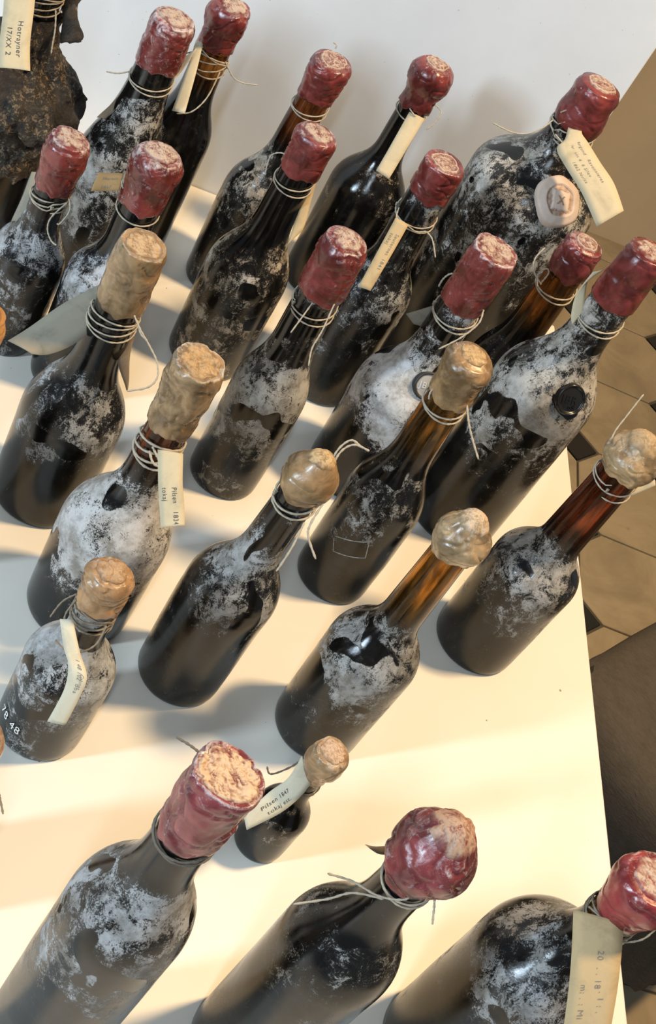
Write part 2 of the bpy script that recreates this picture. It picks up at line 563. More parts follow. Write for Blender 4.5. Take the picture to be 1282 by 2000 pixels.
class Bottle:
    def __init__(s, key, style='flare'):
        (s.x, s.y, s.cx, s.cy, s.h, _, s.zcb, s.znb, s.zse, s.rc, s.rn, s.rb) = BT[key]
        s.key = key
        s.ztop = s.h - 0.006 - {'ball': 0.62, 'knob': 0.16, 'flare': 0.08, 'cone': 0.04}[style] * s.rc
        s.base = Vector((s.x, s.y, TZ))
        s.prof = s.profile()

    def centre(s, z):
        u = min(1.0, max(0.0, (z - s.zse * 0.8) / (s.h - s.zse * 0.8)))
        return Vector((s.cx * u, s.cy * u, z))

    def profile(s):
        rb, rn = s.rb, s.rn
        p = [(rb * 0.90, 0.0), (rb * 0.945, 0.0012), (rb * 0.965, 0.004), (rb * 0.972, 0.010)]
        n = 10
        for i in range(1, n + 1):
            u = i / n
            p.append((rb * (0.972 + 0.028 * u), 0.010 + (s.zse - 0.010) * u))
        d = s.znb - s.zse
        P = [(rb, s.zse), (rb * 1.0, s.zse + d * 0.54), (rn * 1.20, s.zse + d * 0.56), (rn * 1.10, s.znb + d * 0.18)]
        for i in range(1, 19):
            u = i / 18
            w = 1 - u
            p.append((w ** 3 * P[0][0] + 3 * w * w * u * P[1][0] + 3 * w * u * u * P[2][0] + u ** 3 * P[3][0],
                      w ** 3 * P[0][1] + 3 * w * w * u * P[1][1] + 3 * w * u * u * P[2][1] + u ** 3 * P[3][1]))
        z0 = p[-1][1]
        for i in range(1, 13):
            u = i / 12
            p.append((rn * (1.10 - 0.14 * u), z0 + (s.ztop - z0) * u))
        return p

    def radius(s, z):
        p = s.prof
        for i in range(len(p) - 1):
            if p[i][1] <= z <= p[i + 1][1] and p[i + 1][1] > p[i][1]:
                u = (z - p[i][1]) / (p[i + 1][1] - p[i][1])
                return p[i][0] + (p[i + 1][0] - p[i][0]) * u
        return p[0][0] if z <= 0 else p[-1][0]

    def surf_hit(s, px, py):
        """local point where the pixel's ray meets the glass"""
        d = ray_dir(px, py).normalized()
        o = CAM - s.base
        tt = 0.5
        while tt < 3.0:
            p = o + d * tt
            if -0.001 < p.z < s.ztop:
                c = s.centre(p.z)
                if math.hypot(p.x - c.x, p.y - c.y) < s.radius(p.z):
                    return p
            tt += 0.0004
        return None

    def normal(s, p):
        e = 0.002
        c = s.centre(p.z)
        rad = Vector((p.x - c.x, p.y - c.y, 0)).normalized()
        dr = (s.radius(p.z + e) - s.radius(p.z - e)) / (2 * e)
        return (rad - Vector((0, 0, dr))).normalized()


def build_glass(b, root, mat, seg=72):
    rings = []
    sd = b.key * 7.3
    for (r, z) in b.prof:
        c = b.centre(z)
        ring = []
        for j in range(seg):
            a = 2 * math.pi * j / seg
            w = noise.noise(Vector((math.cos(a) * 1.2 + sd, math.sin(a) * 1.2, z * 22)))
            rr = r * (1 + 0.012 * w)
            ring.append((c.x + rr * math.cos(a), c.y + rr * math.sin(a), z))
        rings.append(ring)
    v, f = lathe(rings, seg)
    return link('glass', mesh('glass', v, f), mat, root)


def build_wax(b, root, colr, style='flare', dusty=0.45, rough=1.0, pale=None, stamp='crumple'):
    seg, rows = 96, 34
    sd = b.key * 3.9 + 11
    rn_b = b.radius(b.zcb) + 0.0004
    rc = b.rc
    dome = {'ball': 0.62, 'knob': 0.16, 'flare': 0.10, 'cone': -0.05}[style] * rc
    zs = b.h - max(dome, 0.0) - 0.0012            # where the side turns into the top
    top_k = {'ball': 0.70, 'knob': 0.80, 'flare': 0.84, 'cone': 0.93}[style]
    a0 = rn_b + 0.0018

    def sm(u):
        u = max(0.0, min(1.0, u))
        return u * u * (3 - 2 * u)

    def prof(t):
        if style == 'ball':
            return a0 + (rc - a0) * sm(t / 0.48) if t < 0.55 else rc * (1 - (1 - top_k) * ((t - 0.55) / 0.45) ** 2)
        if style == 'knob':
            r = a0 + 0.0006 * math.sin(t * 9 + sd) + (rc - a0) * sm((t - 0.22) / 0.40)
            return r if t < 0.80 else r - rc * (1 - top_k) * ((t - 0.80) / 0.20) ** 2
        if style == 'cone':
            r = a0 + (rc - a0) * max(0.0, t) ** 0.85
            return r if t < 0.90 else r - rc * (1 - top_k) * ((t - 0.90) / 0.10) ** 2
        r = a0 + (rc - a0) * sm(t / 0.72)
        return r if t < 0.80 else r - rc * (1 - top_k) * ((t - 0.80) / 0.20) ** 2
    angs = [2 * math.pi * j / seg for j in range(seg)]
    zb = [b.zcb + 0.0050 * rough * noise.noise(Vector((math.cos(a) * 1.4 + sd, math.sin(a) * 1.4, 3.0)))
          + 0.0022 * rough * noise.noise(Vector((math.cos(a) * 3.6 + sd, math.sin(a) * 3.6, 9.0))) for a in angs]
    lean = Vector((noise.noise(Vector((sd, 1, 1))), noise.noise(Vector((sd, 5, 2))), 0)) * 0.10   # tops never set quite level

    def disp(a, z, r):
        q = Vector((math.cos(a) * r, math.sin(a) * r, z * 0.8)) * 52 + Vector((sd, sd * 0.5, 0))
        d = 0.0019 * noise.noise(q) + (0.0004 if style == 'ball' else 0.0007) * noise.noise(q * 2.1) + 0.00028 * noise.noise(q * 5.3)
        w = noise.noise(Vector((q.x * 0.8, q.y * 0.8, q.z * 2.2 + 7)))
        crease = -0.0013 * math.exp(-(w / 0.07) ** 2)
        return (d + crease) * rough
    rings = [[(b.centre(z).x + (b.radius(z) - 0.0006) * math.cos(a), b.centre(z).y + (b.radius(z) - 0.0006) * math.sin(a), z + 0.0004) for a, z in zip(angs, zb)]]
    for i in range(rows + 1):
        t = i / rows
        ring = []
        for a, z0 in zip(angs, zb):
            z = z0 + t * (zs - z0)
            c = b.centre(z)
            r = prof(t) + disp(a, z, rc) * min(1, 0.25 + 2.2 * t)
            if i == 0: r = b.radius(z0) + 0.0008
            r = max(r, b.radius(min(z, b.ztop)) + 0.0006)
            x, y = r * math.cos(a), r * math.sin(a)
            ring.append((c.x + x, c.y + y, z + (lean.x * x + lean.y * y) * t * t))
        rings.append(ring)
    rt = prof(1.0)

    def top_z(s_):
        return zs + dome * (1 - s_ * s_) if dome >= 0 else zs + dome * (1 - s_ ** 3)

    def top_pt(s_, a, extra=0.0, rdisp=1.0):
        c = b.centre(b.h)
        r = rt * s_ + disp(a, zs, rc) * s_ * rdisp
        x, y = r * math.cos(a), r * math.sin(a)
        return (c.x + x, c.y + y, top_z(s_) + 0.5 * disp(a, b.h, rt * s_) * (1 - s_ ** 6) + extra + lean.x * x + lean.y * y)
    for s_ in (0.96, 0.90, 0.82, 0.72, 0.60, 0.46, 0.30, 0.12):
        rings.append([top_pt(s_, a, 0.0007 * math.exp(-((s_ - 0.88) / 0.06) ** 2) if stamp == 'ring' else 0.0) for a in angs])
    v, f = lathe(rings, seg)
    wax = link('wax_seal', mesh('wax_seal', v, f), mat_wax(b.key, colr, dusty), root)
    # stamped impression in the top
    pale = pale or ((0.46, 0.365, 0.30) if colr[0] > colr[1] * 3 else (0.42, 0.29, 0.16))
    k = {'ring': 0.80, 'crumple': 0.84, 'wide': 0.90, 'faint': 0.72}[stamp]
    NR, NS = 30, 96
    verts, faces, rel, fade = [], [], [], []
    for i in range(NR + 1):
        q = i / NR
        for j in range(NS):
            a = 2 * math.pi * j / NS
            x, y = q * math.cos(a), q * math.sin(a)
            n1 = noise.noise(Vector((x * 2.4 + sd, y * 3.4, sd * 0.3)))
            n2 = noise.noise(Vector((x * 5.0, y * 5.0 + sd, 2.0)))
            n3 = noise.noise(Vector((x * 11, y * 11 + sd, 6.0)))
            if stamp == 'ring':
                hgt = 0.75 * math.exp(-((q - 0.84) / 0.055) ** 2)
                if q < 0.70:
                    hgt = max(hgt, 0.75 * math.exp(-(abs(n1) / 0.10) ** 2))
                hgt = max(hgt, 0.25 + 0.2 * n2)
            else:
                sw = noise.noise(Vector((x * 3.0 + 0.8 * n2 + sd, y * 1.6 - 0.8 * n2, sd)))
                hgt = 0.45 + 0.35 * n1 + 0.45 * math.sin(sw * 16.0) * (0.45 + 0.4 * n2)
            hgt = max(0.0, min(1.0, hgt + 0.15 * n3))
            rel.append(hgt)
            fade.append(1.0 if stamp in ('ring', 'wide') else max(0.0, min(1.0, (1.0 - q) * 4.0 + 1.2 * n1 + 0.15)))
            wob = 1 + 0.10 * noise.noise(Vector((math.cos(a) * 1.6 + sd, math.sin(a) * 1.6, 5))) + 0.05 * noise.noise(Vector((math.cos(a) * 5 + sd, math.sin(a) * 5, 5)))
            e = 1.0 if q < 0.9 else 1 - ((q - 0.9) / 0.1) ** 2
            amp = {'ring': 0.0014, 'crumple': 0.0011, 'wide': 0.0013, 'faint': 0.0008}[stamp]
            verts.append(top_pt(min(0.985, k * q * wob), a, (0.0005 + amp * hgt) * e - (1 - e) * 0.0009, 1.0))
    for i in range(NR):
        for j in range(NS):
            k2 = (j + 1) % NS
            faces.append((i * NS + j, (i + 1) * NS + j, (i + 1) * NS + k2, i * NS + k2))
    me = mesh('seal_impression', verts, faces)
    at = me.attributes.new('relief', 'FLOAT', 'POINT')
    at.data.foreach_set('value', rel)
    at2 = me.attributes.new('fade', 'FLOAT', 'POINT')
    at2.data.foreach_set('value', fade)
    link('seal_impression', me, mat_stamp(b.key, colr, pale), wax)
    return wax


def build_twine(b, root, loops=2, drop=0.010, spread=0.006, ends=(), mat=None, rad=0.00075, tilt=0.0035):
    """loops round the neck just below the wax, with loose ends given as pixel polylines at the neck's depth"""
    paths = []
    zc = b.zcb - drop
    rnd = random.Random(b.key)
    if loops:
        pts = []
        n = loops * 30
        ph = rnd.uniform(0, 6.28)
        for i in range(n + 1):
            a = ph + 2 * math.pi * i / 30
            z = zc + spread * (i / n - 0.5) + tilt * math.sin(a + rnd.uniform(-0.05, 0.05) + (i // 30) * 1.1) 
            c = b.centre(z)
            r = b.radius(z) + rad * 1.1 + 0.0008 * abs(math.sin(i * 0.21 + b.key))
            pts.append((c.x + r * math.cos(a), c.y + r * math.sin(a), z))
        paths.append(pts)
        # knot
        a = ph
        c = b.centre(zc)
        r = b.radius(zc) + rad * 2
        kp = Vector((c.x + r * math.cos(a), c.y + r * math.sin(a), zc))
        paths.append([kp + Vector((math.cos(s * 1.3), math.sin(s * 1.7), math.cos(s * 0.9))) * rad * 1.6 for s in range(10)])
    if paths:
        v, f = tube(paths, rad)
        tw = link('twine', mesh('twine', v, f), mat or TWINE, root)
    else:
        tw = root
    dep = depth_of(b.base + b.centre(zc))
    for e in ends:
        off = b.radius(zc) + 0.003
        pl = e
        if isinstance(e, dict):
            off = e['off']
            pl = e['p']
        v, f = tube([smooth_path([at_depth(x, y, dep - off - 0.0012 * math.sin(i * 1.7)) - b.base for i, (x, y) in enumerate(pl)])], rad)
        link('twine_end', mesh('twine_end', v, f), mat or TWINE, tw)
    return tw


def text_mesh(s_, size=1.0):
    cu = bpy.data.curves.new('lettering', 'FONT')
    cu.body = s_
    cu.size = size
    cu.resolution_u = 3
    cu.space_character = 1.15
    ob = bpy.data.objects.new('lettering_source', cu)
    col.objects.link(ob)
    bpy.context.view_layer.update()
    me = bpy.data.meshes.new_from_object(ob)
    bpy.data.objects.remove(ob)
    bpy.data.curves.remove(cu)
    return me


def build_tag(b, root, sections, offs, mat, lines=(), flip=False, label=None, ink=None, zref=None, name='paper_tag'):
    """paper strip: sections = (left px, right px) from the tied end down; offs = metres in front of the neck axis per section"""
    zc = zref if zref is not None else b.zcb - 0.010
    dep = depth_of(b.base + b.centre(zc))
    L = smooth_path([at_depth(*s_[0], dep - o_) - b.base for s_, o_ in zip(sections, offs)], 6)
    Rr = smooth_path([at_depth(*s_[1], dep - o_) - b.base for s_, o_ in zip(sections, offs)], 6)
    n, m = len(L), 5
    top, bot = [], []
    view = (CAM - b.base)
    def pos(u, v_):
        fu = u * (n - 1)
        i = max(0, min(n - 2, int(fu)))
        fr = fu - i
        l = L[i].lerp(L[i + 1], fr)
        r = Rr[i].lerp(Rr[i + 1], fr)
        return l.lerp(r, v_)
    def nrm(u, v_):
        e = 0.01
        a = pos(min(1, u + e), v_) - pos(max(0, u - e), v_)
        c_ = pos(u, 1) - pos(u, 0)
        nn = a.cross(c_).normalized()
        if nn.dot(view - pos(u, v_)) < 0: nn = -nn
        return nn
    for i in range(n):
        for j in range(m):
            u, v_ = i / (n - 1), j / (m - 1)
            p = pos(u, v_)
            nn = nrm(u, v_)
            bow = 0.0008 * (1 - (2 * v_ - 1) ** 2) + 0.0005 * math.sin(u * 9 + b.key)
            top.append(p + nn * (0.00018 + bow))
            bot.append(p + nn * (-0.00018 + bow))
    verts = top + bot
    N = n * m
    faces = []
    for i in range(n - 1):
        for j in range(m - 1):
            a_, b_, c_, d_ = i * m + j, i * m + j + 1, (i + 1) * m + j + 1, (i + 1) * m + j
            faces.append((a_, b_, c_, d_))
            faces.append((N + d_, N + c_, N + b_, N + a_))
    edge = [i * m for i in range(n)] + [(n - 1) * m + j for j in range(1, m)] + [i * m + m - 1 for i in range(n - 2, -1, -1)] + [j for j in range(m - 2, 0, -1)]
    for i in range(len(edge)):
        a_, b_ = edge[i], edge[(i + 1) % len(edge)]
        faces.append((a_, b_, N + b_, N + a_))
    tg = link(name, mesh('paper_tag', verts, faces), mat, root)
    if label: tg['label'] = label
    # lettering follows the strip
    length = sum((pos((i + 1) / 20, 0.5) - pos(i / 20, 0.5)).length for i in range(20))
    for (txt, u0, v0, size) in lines:
        me = text_mesh(txt)
        width = (pos(0.5, 1) - pos(0.5, 0)).length
        for vt in me.vertices:
            du, dv = vt.co.x * size / length, vt.co.y * size / width
            u, v_ = (u0 - du, v0 - dv) if flip else (u0 + du, v0 + dv)
            u, v_ = min(0.995, max(0.005, u)), min(0.99, max(0.01, v_))
            bow = 0.0008 * (1 - (2 * v_ - 1) ** 2) + 0.0005 * math.sin(u * 9 + b.key)
            vt.co = pos(u, v_) + nrm(u, v_) * (0.00042 + bow)
        link('lettering', me, ink or INK, tg)
    return tg


def build_glass_seal(b, root, px, r, mat, kind, letters=None, rot=0.0, name='shoulder_seal', lmat=None):
    """round pad of glass or wax stuck on the shoulder"""
    p = b.surf_hit(*px)
    nn = b.normal(p)
    # 'up' on the pad is up the bottle
    up = (Vector((0, 0, 1)) - nn * nn.z).normalized()
    rt = up.cross(nn)
    cr, sr = math.cos(rot), math.sin(rot)
    rt, up = rt * cr + up * sr, up * cr - rt * sr
    NR, NS = 26, 72
    verts, faces, rel = [], [], []
    for i in range(NR + 1):
        q = i / NR
        for j in range(NS):
            a = 2 * math.pi * j / NS
            x, y = q * math.cos(a), q * math.sin(a)
            wob = 1 + 0.07 * noise.noise(Vector((math.cos(a) * 1.4 + b.key, math.sin(a) * 1.4, 1)))
            if kind == 'rim':
                hg = 0.0026 * math.exp(-((q - 0.84) / 0.10) ** 2) + 0.0012
            elif kind == 'square':
                sq = max(abs(x), abs(y))
                hg = 0.0028 if sq < 0.36 else 0.0012
                if 0.36 < q < 0.55 and sq >= 0.36: hg = 0.0008
                if q > 0.6: hg = 0.0032 + 0.0006 * noise.noise(Vector((x * 4, y * 4, 2)))
            else:
                hg = 0.0016 + 0.0010 * noise.noise(Vector((x * 4 + 3, y * 4, 2)))
            e = 1.0 if q < 0.9 else 1 - ((q - 0.9) / 0.1) ** 2
            q3 = p + (rt * x + up * y) * r * wob
            # settle the rim onto the curved glass
            sag = (x * x) * r * r / (2 * max(0.02, b.radius(p.z))) + (y * y) * r * r / 0.12
            verts.append(q3 + nn * (hg * e + (0.0032 if kind == 'square' else 0.0010) - sag - (1 - e) * 0.003))
            rel.append(min(1, hg / 0.003))
    for i in range(NR):
        for j in range(NS):
            k2 = (j + 1) % NS
            faces.append((i * NS + j, (i + 1) * NS + j, (i + 1) * NS + k2, i * NS + k2))
    me = mesh(name, verts, faces)
    at = me.attributes.new('relief', 'FLOAT', 'POINT')
    at.data.foreach_set('value', rel)
    at2 = me.attributes.new('fade', 'FLOAT', 'POINT')
    at2.data.foreach_set('value', [1.0] * len(rel))
    o = link(name, me, mat, root)
    if letters:
        for (txt, x0, y0, size) in letters:
            tm = text_mesh(txt)
            import bmesh
            bm = bmesh.new(); bm.from_mesh(tm)
            ex = bmesh.ops.extrude_face_region(bm, geom=bm.faces[:])
            for g in ex['geom']:
                if isinstance(g, bmesh.types.BMVert): g.co.z += 1.0
            bm.to_mesh(tm); bm.free()
            for vt in tm.vertices:
                x, y = (x0 + vt.co.x * size), (y0 + vt.co.y * size)
                sag = (x * x) * r * r / (2 * max(0.02, b.radius(p.z))) + (y * y) * r * r / 0.12
                vt.co = p + (rt * x + up * y) * r + nn * (0.0016 + vt.co.z * 0.0013 - sag + (0.0040 if kind == 'square' else 0))
            link('embossed_mark', tm, lmat or mat, o)
    return o


PAPER = mat_paper(1, (0.55, 0.46, 0.30), 0.45)
PAPER_PALE = mat_paper(2, (0.64, 0.58, 0.43), 0.35)
PAPER_TAN = mat_paper(3, (0.50, 0.37, 0.20), 0.45)
PAPER_ORANGE = mat_paper(4, (0.42, 0.25, 0.10), 0.5)
PAPER_GREY = mat_paper(5, (0.27, 0.245, 0.19), 0.6)
PAPER_BROWN = mat_paper(6, (0.20, 0.15, 0.10), 0.6)

BOTTLES = {}


def make_bottle(key, label, wax, glass, twine=None, name='wine_bottle'):
    b = Bottle(key, wax.get('style', 'flare'))
    root = empty(name, b.base)
    tag(root, label, 'bottle', GROUP)
    build_glass(b, root, mat_glass(key, b.zse, b.znb, b.zcb, rb=b.rb, **glass))
    build_wax(b, root, **wax)
    if twine is not None:
        build_twine(b, root, **twine)
    BOTTLES[key] = (b, root)
    return b, root


R_, T_ = WAX_RED, WAX_TAN
WHITE, BEIGE, GREY = (0.66, 0.65, 0.64), (0.58, 0.50, 0.40), (0.50, 0.51, 0.52)

# --- back row
b, r = make_bottle(1, 'bottle with long sloping pale-dusted neck and smeared red wax, beside the slim dark bottle', dict(colr=R_, style='flare', dusty=0.75),
                   dict(body=0.50, amount=0.62, dust=(0.55, 0.53, 0.50), neck_dust=0.7), dict(loops=2, drop=0.016, ends=[((253, 140), (230, 143), (208, 140))]))
build_tag(b, r, [((385, 95), (372, 118)), ((350, 118), (345, 150)), ((326, 140), (322, 168))], (-0.008, -0.012, -0.012), PAPER_PALE)
build_tag(b, r, [((246, 170), (258, 186)), ((215, 205), (232, 212)), ((189, 229), (206, 232))], (-0.014, -0.018, -0.018), PAPER_BROWN, label='dark brown paper tag')
b, r = make_bottle(2, 'slim dark bottle with lumpy red wax, messy twine knot and narrow pale tag', dict(colr=R_, style='flare', dusty=0.45, rough=1.5),
                   dict(body=0.40, amount=0.22, dust=GREY, amber=(0.45, 0.16, 0.03), film=0.3),
                   dict(loops=5, drop=0.016, spread=0.016, tilt=0.006, ends=[((440, 120), (455, 150), (475, 162), (503, 166)), ((430, 140), (405, 190), (375, 218), (345, 222)), ((410, 85), (380, 100), (352, 106))]))
build_tag(b, r, [((383, 78), (397, 85)), ((362, 145), (380, 155)), ((336, 216), (361, 222))], (0.020, 0.022, 0.022), PAPER_PALE)
b, r = make_bottle(3, 'dark reddish bottle with beige crust on its shoulder, ringed flat stamp on red wax', dict(colr=R_, stamp='ring', style='flare', dusty=0.4),
                   dict(body=0.75, amount=0.48, dust=BEIGE, amber=(0.35, 0.11, 0.03)), dict(loops=2, drop=0.012, ends=[((655, 95), (658, 88), (652, 83))]))
b, r = make_bottle(4, 'red-sealed bottle with one blank pale tag hanging straight down its long thin neck', dict(colr=R_, stamp='ring', style='knob', dusty=0.4, rough=1.2),
                   dict(body=0.40, amount=0.30, dust=BEIGE), dict(loops=1, drop=0.008, ends=[((850, 205), (862, 218), (850, 240), (833, 253)), ((845, 195), (855, 192), (867, 182)), ((792, 185), (800, 210), (812, 228))]))
build_tag(b, r, [((800, 218), (830, 232)), ((770, 272), (797, 288)), ((735, 333), (760, 350))], (0.018, 0.020, 0.022), PAPER)
b, r = make_bottle(5, 'big wide-shouldered bottle crusted white with a round pale wax stamp on its shoulder', dict(colr=R_, stamp='ring', style='knob', dusty=0.12, rough=0.8),
                   dict(body=0.35, amount=0.66, dust=(0.60, 0.57, 0.52), film=0.35, neck_dust=0.6),
                   dict(loops=3, drop=0.004, spread=0.012, tilt=0.006, ends=[((1080, 235), (1060, 250), (1030, 261), (1000, 258), (963, 240)), ((1085, 262), (1105, 285), (1120, 292)), ((1095, 220), (1115, 212), (1138, 206))]))
build_tag(b, r, [((1113, 236), (1141, 242)), ((1104, 272), (1137, 260)), ((1088, 292), (1150, 280)), ((1108, 330), (1174, 318)), ((1136, 375), (1200, 358)), ((1166, 443), (1219, 412))],
          (0.026, 0.032, 0.034, 0.036, 0.038, 0.040), PAPER, lines=[('Burgund   Ravonnieres', 0.36, 0.68, 0.0042), ('1er  vin 4  6 Silov', 0.38, 0.45, 0.0042), ('1862 Nuits', 0.55, 0.24, 0.0042)], ink=INK_FAINT,
          label='long aged tag with three faded typed lines')
sealm = mat_stamp(51, (0.26, 0.13, 0.07), (0.52, 0.41, 0.34))
build_glass_seal(b, r, (1092, 393), 0.0270, sealm, 'square', letters=[('X', -0.20, -0.16, 0.45)], lmat=mat_plain('brown_mark', (0.30, 0.19, 0.11), 0.7, 300, 0.4), name='wax_stamp')

# --- second row
b, r = make_bottle(6, 'grey-speckled bottle with tall pink-bloomed red wax, standing by the decayed leather-wrapped bottle', dict(colr=R_, style='flare', dusty=0.62),
                   dict(body=0.75, amount=0.62, dust=GREY, neck_dust=0.55), dict(loops=3, drop=0.010, ends=[((135, 388), (136, 412), (118, 436), (111, 437)), ((132, 395), (100, 425), (93, 448), (100, 470), (110, 479))]))
build_tag(b, r, [((62, 335), (82, 338)), ((45, 380), (74, 378)), ((22, 432), (62, 432))], (-0.020, -0.022, -0.022), PAPER_GREY)
b, r = make_bottle(7, 'clear-necked bottle with bulbous red wax and a small orange-brown card on its string', dict(colr=R_, style='knob', dusty=0.66, rough=0.9),
                   dict(body=0.40, amount=0.60, dust=(0.55, 0.57, 0.60), neck_dust=0.6), dict(loops=1, drop=0.006, ends=[((256, 342), (247, 346), (240, 362), (247, 375), (259, 378)), ((240, 366), (238, 356), (243, 350))]))
build_tag(b, r, [((178, 373), (193, 337)), ((206, 373), (218, 338)), ((234, 372), (242, 339))], (0.020, 0.020, 0.021), PAPER_ORANGE, lines=[('Hermit.', 0.28, 0.60, 0.0037), ('1867', 0.30, 0.14, 0.0037)], ink=INK_FAINT,
          label='small orange-brown card')
b, r = make_bottle(8, 'beige-crusted bottle with a twine bow loop and a tan tag hidden behind its neck', dict(colr=R_, style='flare', dusty=0.45),
                   dict(body=0.80, amount=0.60, dust=BEIGE, film=0.55), dict(loops=2, drop=0.012, spread=0.010, ends=[((575, 330), (556, 301), (532, 302), (523, 320), (518, 342))]))
build_tag(b, r, [((600, 365), (625, 333)), ((583, 415), (608, 392)), ((573, 442), (594, 444)), ((562, 478), (576, 464))], (-0.012, -0.012, -0.012, -0.012), PAPER_TAN)
b, r = make_bottle(9, 'red-sealed bottle with frosted grey neck and a narrow yellow typed tag', dict(colr=R_, stamp='ring', style='cone', dusty=0.42),
                   dict(body=0.75, amount=0.56, dust=(0.46, 0.46, 0.45), neck_dust=0.8), dict(loops=2, drop=0.026, ends=[((833, 452), (845, 468), (851, 503)), ((780, 405), (775, 425), (790, 435), (812, 452), (833, 452))]))
build_tag(b, r, [((773, 425), (798, 440)), ((738, 490), (763, 502)), ((700, 560), (724, 568))], (0.022, 0.024, 0.026), PAPER_TAN, lines=[('Sauternes  1841', 0.22, 0.58, 0.0046), ('tokaj', 0.24, 0.20, 0.0046)], ink=INK_FAINT,
          label='narrow yellow tag with typed lines')

# --- middle rows
b, r = make_bottle(10, 'grey-dusted bottle whose white string runs up over its red wax', dict(colr=R_, style='knob', dusty=0.5),
                   dict(body=0.70, amount=0.72, dust=(0.50, 0.48, 0.44), neck_dust=0.6), dict(loops=2, drop=0.014, spread=0.010, ends=[((612, 590), (625, 555), (632, 522), (638, 532), (632, 560)), ((612, 590), (590, 620), (568, 650)), ((655, 590), (630, 645), (610, 680), (603, 715))]))
b, r = make_bottle(11, 'black bottle with tall flat-topped tan wax and a large curling grey tag', dict(colr=T_, style='cone', dusty=0.42, rough=1.2, pale=(0.50, 0.36, 0.22)),
                   dict(body=0.25, amount=0.50, dust=GREY, film=0.5), dict(loops=4, drop=0.016, spread=0.016, ends=[((262, 615), (275, 645), (292, 675), (306, 705), (308, 735), (290, 756), (248, 764)), ((268, 625), (275, 652), (288, 665))]))
build_tag(b, r, [((200, 552), (188, 640)), ((125, 592), (140, 675)), ((60, 637), (95, 692)), ((15, 666), (62, 692))], (-0.006, -0.002, 0.004, 0.010), PAPER_GREY, label='large curling grey paper tag')
build_tag(b, r, [((240, 668), (268, 640)), ((230, 705), (255, 690)), ((244, 752), (252, 742)), ((247, 763), (250, 762))], (-0.022, -0.022, -0.022, -0.022), PAPER_BROWN)
b, r = make_bottle(12, 'broad bottle with white-powdered shoulder bearing a small glass stamp, below pinkish-red wax', dict(colr=R_, style='cone', dusty=0.62),
                   dict(amount=0.86, dust=(0.74, 0.73, 0.72), neck_dust=0.55, film=0.2), dict(loops=2, drop=0.012, spread=0.008, rad=0.0009, ends=[((895, 537), (880, 535), (866, 545), (857, 560)), ((945, 605), (935, 632), (900, 660), (857, 682))]))
build_tag(b, r, [((856, 594), (835, 640)), ((793, 613), (808, 633))], (-0.020, -0.020), PAPER_GREY)
padm = NT('dusty_glass_pad')
pv = padm.coord()
padm.l(padm.mix(padm.ramp(padm.n('ShaderNodeAttribute', attribute_name='relief').outputs['Fac'], 0.35, 0.75), (0.42, 0.41, 0.40), (0.03, 0.03, 0.03)), padm.b.inputs['Base Color'])
padm.b.inputs['Roughness'].default_value = 0.5
build_glass_seal(b, r, (834, 752), 0.0150, padm.m, 'rim', letters=[('JBR', -0.55, -0.20, 0.55)], lmat=mat_plain('dusty_letters', (0.62, 0.61, 0.59), 0.8), name='glass_stamp')
b, r = make_bottle(13, 'amber-necked bottle with small red wax cap and thick knotted twine beside the powdered broad bottle', dict(colr=R_, stamp='ring', style='knob', dusty=0.5),
                   dict(amount=0.25, dust=GREY, amber=(0.50, 0.20, 0.04), film=0.3), dict(loops=2, drop=0.020, spread=0.008, rad=0.0009, ends=[((1058, 556), (1043, 530), (1046, 505), (1065, 484)), ((1050, 560), (1052, 535), (1068, 525), (1072, 534), (1058, 552))]))
b, r = make_bottle(14, 'tall large bottle with a black embossed oval glass stamp on its pale dusty shoulder', dict(colr=R_, style='flare', dusty=0.22, rough=0.8),
                   dict(body=0.15, amount=0.74, dust=(0.58, 0.55, 0.50), neck_dust=0.9, film=0.30), dict(loops=2, drop=0.021, spread=0.008, rad=0.0009, ends=()))
build_tag(b, r, [((1180, 526), (1158, 531)), ((1152, 545), (1128, 572)), ((1143, 580), (1116, 612)), ((1142, 606), (1118, 634))], (0.010, 0.006, 0.003, 0.002), PAPER)
blk = mat_plain('black_glass', (0.012, 0.012, 0.011), 0.22)
build_glass_seal(b, r, (1115, 781), 0.0165, blk, 'rim', letters=[('JBR', -0.62, -0.18, 0.62), ('68', -0.10, -0.52, 0.40)], name='glass_stamp')
b, r = make_bottle(15, 'amber-necked bottle with tan wax ball and a small square outline on its dark body', dict(stamp='faint', colr=T_, style='knob', dusty=0.38, pale=(0.48, 0.33, 0.17)),
                   dict(body=0.20, amount=0.50, dust=(0.44, 0.43, 0.40), amber=(0.55, 0.25, 0.05), film=0.75, film_col=(0.032, 0.029, 0.023)),
                   dict(loops=2, drop=0.010, rad=0.0009, ends=[((912, 783), (916, 825), (924, 860), (935, 897)), ((838, 780), (842, 765), (862, 740), (872, 705)), ((905, 668), (925, 672))]))
